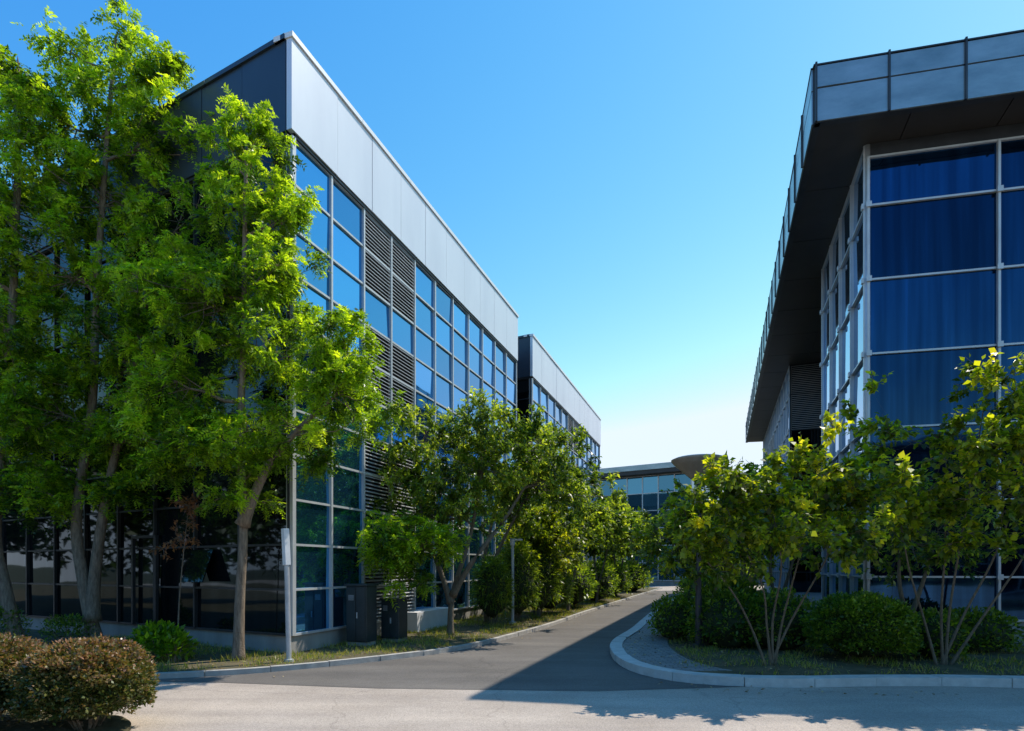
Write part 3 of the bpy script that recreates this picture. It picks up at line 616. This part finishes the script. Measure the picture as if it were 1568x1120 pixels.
def cab(x,y,w,d,h):
    E=empty('utility_cabinet'); F=((x,y),(SN[0],SN[1]),(-SD[0],-SD[1])); 
    mb=MB(); mb.wbox(F,-w/2,w/2,-d/2,d/2,.17,h); mb.obj('body',M['cabinet'],E,bevel=.012)
    mb=MB(); mb.wbox(F,-w/2-.03,w/2+.03,-d/2-.03,d/2+.04,h+.002,h+.05); mb.obj('lid',M['cabinet'],E,bevel=.01)
    mb=MB(); mb.wbox(F,-w/2+.02,w/2-.02,-d/2+.02,d/2-.02,.08,.168); mb.obj('base',M['concrete'],E)
    mb=MB(); mb.wbox(F,-w/2+.03,-.008,d/2+.001,d/2+.018,.2,h-.04); mb.wbox(F,.008,w/2-.03,d/2+.001,d/2+.018,.2,h-.04); mb.obj('doors',M['cabinet'],E,bevel=.004)
    mb=MB(); mb.wbox(F,.03,.05,d/2+.019,d/2+.045,h*.5,h*.5+.13)
    for i in range(5): mb.wbox(F,-w/2+.07,-.05,d/2+.019,d/2+.025,h*.78+i*.025,h*.78+i*.025+.01)
    mb.obj('handle_and_vents',M['galv'],E)
cab(-3.35,13.1,.52,.42,1.4); cab(-2.75,13.75,.46,.42,1.05)
make_tree('withered_sapling',(-6.5,11.6),[[(-6.55,11.5,.05),(-6.5,11.5,1.3),(-6.35,11.5,2.8)]],[(-6.3,11.5,3.0,.25,.2,.35,9),(-6.6,11.5,2.4,.2,.2,.3,6)],'leaf','dryhang',r0=.018,leafL=.09,leafW=.04,tw=4,nl=8,twl=.25,seed=51)
# ------------------------------------------------------------------ light, sky, camera
sd=Vector((.466,.309,.829)).normalized()
sun=bpy.data.lights.new('sun','SUN'); sun.energy=5; sun.angle=math.radians(.5); sun.color=(1,.93,.82)
so=bpy.data.objects.new('sun',sun); COL.objects.link(so); so.rotation_euler=sd.to_track_quat('Z','Y').to_euler()
w=bpy.data.worlds.new('World'); scene.world=w; w.use_nodes=True; nt=w.node_tree
bg=nt.nodes['Background']; sky=nt.nodes.new('ShaderNodeTexSky'); sky.sky_type='NISHITA'; sky.sun_disc=False
sky.sun_elevation=math.asin(sd.z); sky.sun_rotation=math.atan2(sd.x,sd.y); sky.air_density=1.0; sky.dust_density=.1; sky.ozone_density=2.0
# film response of the sky colour (per-channel contrast), then back to sky units
sep=nt.nodes.new('ShaderNodeSeparateColor'); comb=nt.nodes.new('ShaderNodeCombineColor'); nt.links.new(sky.outputs[0],sep.inputs[0])
for i,(pw,k,mx_) in enumerate(((2.5,8.5,.84),(1.35,2.35,.97),(.45,1.26,1.12))):
    a=N(nt,'ShaderNodeMath',operation='MULTIPLY'); a.inputs[1].default_value=.14; nt.links.new(sep.outputs[i],a.inputs[0])
    p=N(nt,'ShaderNodeMath',operation='POWER'); p.inputs[1].default_value=pw; nt.links.new(a.outputs[0],p.inputs[0])
    q=N(nt,'ShaderNodeMath',operation='MULTIPLY'); q.inputs[1].default_value=k; nt.links.new(p.outputs[0],q.inputs[0])
    r=N(nt,'ShaderNodeMath',operation='MINIMUM'); r.inputs[1].default_value=mx_; nt.links.new(q.outputs[0],r.inputs[0])
    t=N(nt,'ShaderNodeMath',operation='MULTIPLY'); t.inputs[1].default_value=1/.15; nt.links.new(r.outputs[0],t.inputs[0])
    nt.links.new(t.outputs[0],comb.inputs[i])
nt.links.new(comb.outputs[0],bg.inputs[0]); bg.inputs[1].default_value=.15
cam=bpy.data.cameras.new('camera'); cam.lens=36*900/1568; cam.sensor_width=36; cam.shift_y=.1977; cam.clip_end=2000
co=bpy.data.objects.new('camera',cam); COL.objects.link(co); co.location=(0,0,1.8); co.rotation_euler=(math.radians(90),0,0); scene.camera=co
scene.view_settings.view_transform='Standard'; scene.view_settings.look='None'; scene.view_settings.exposure=0
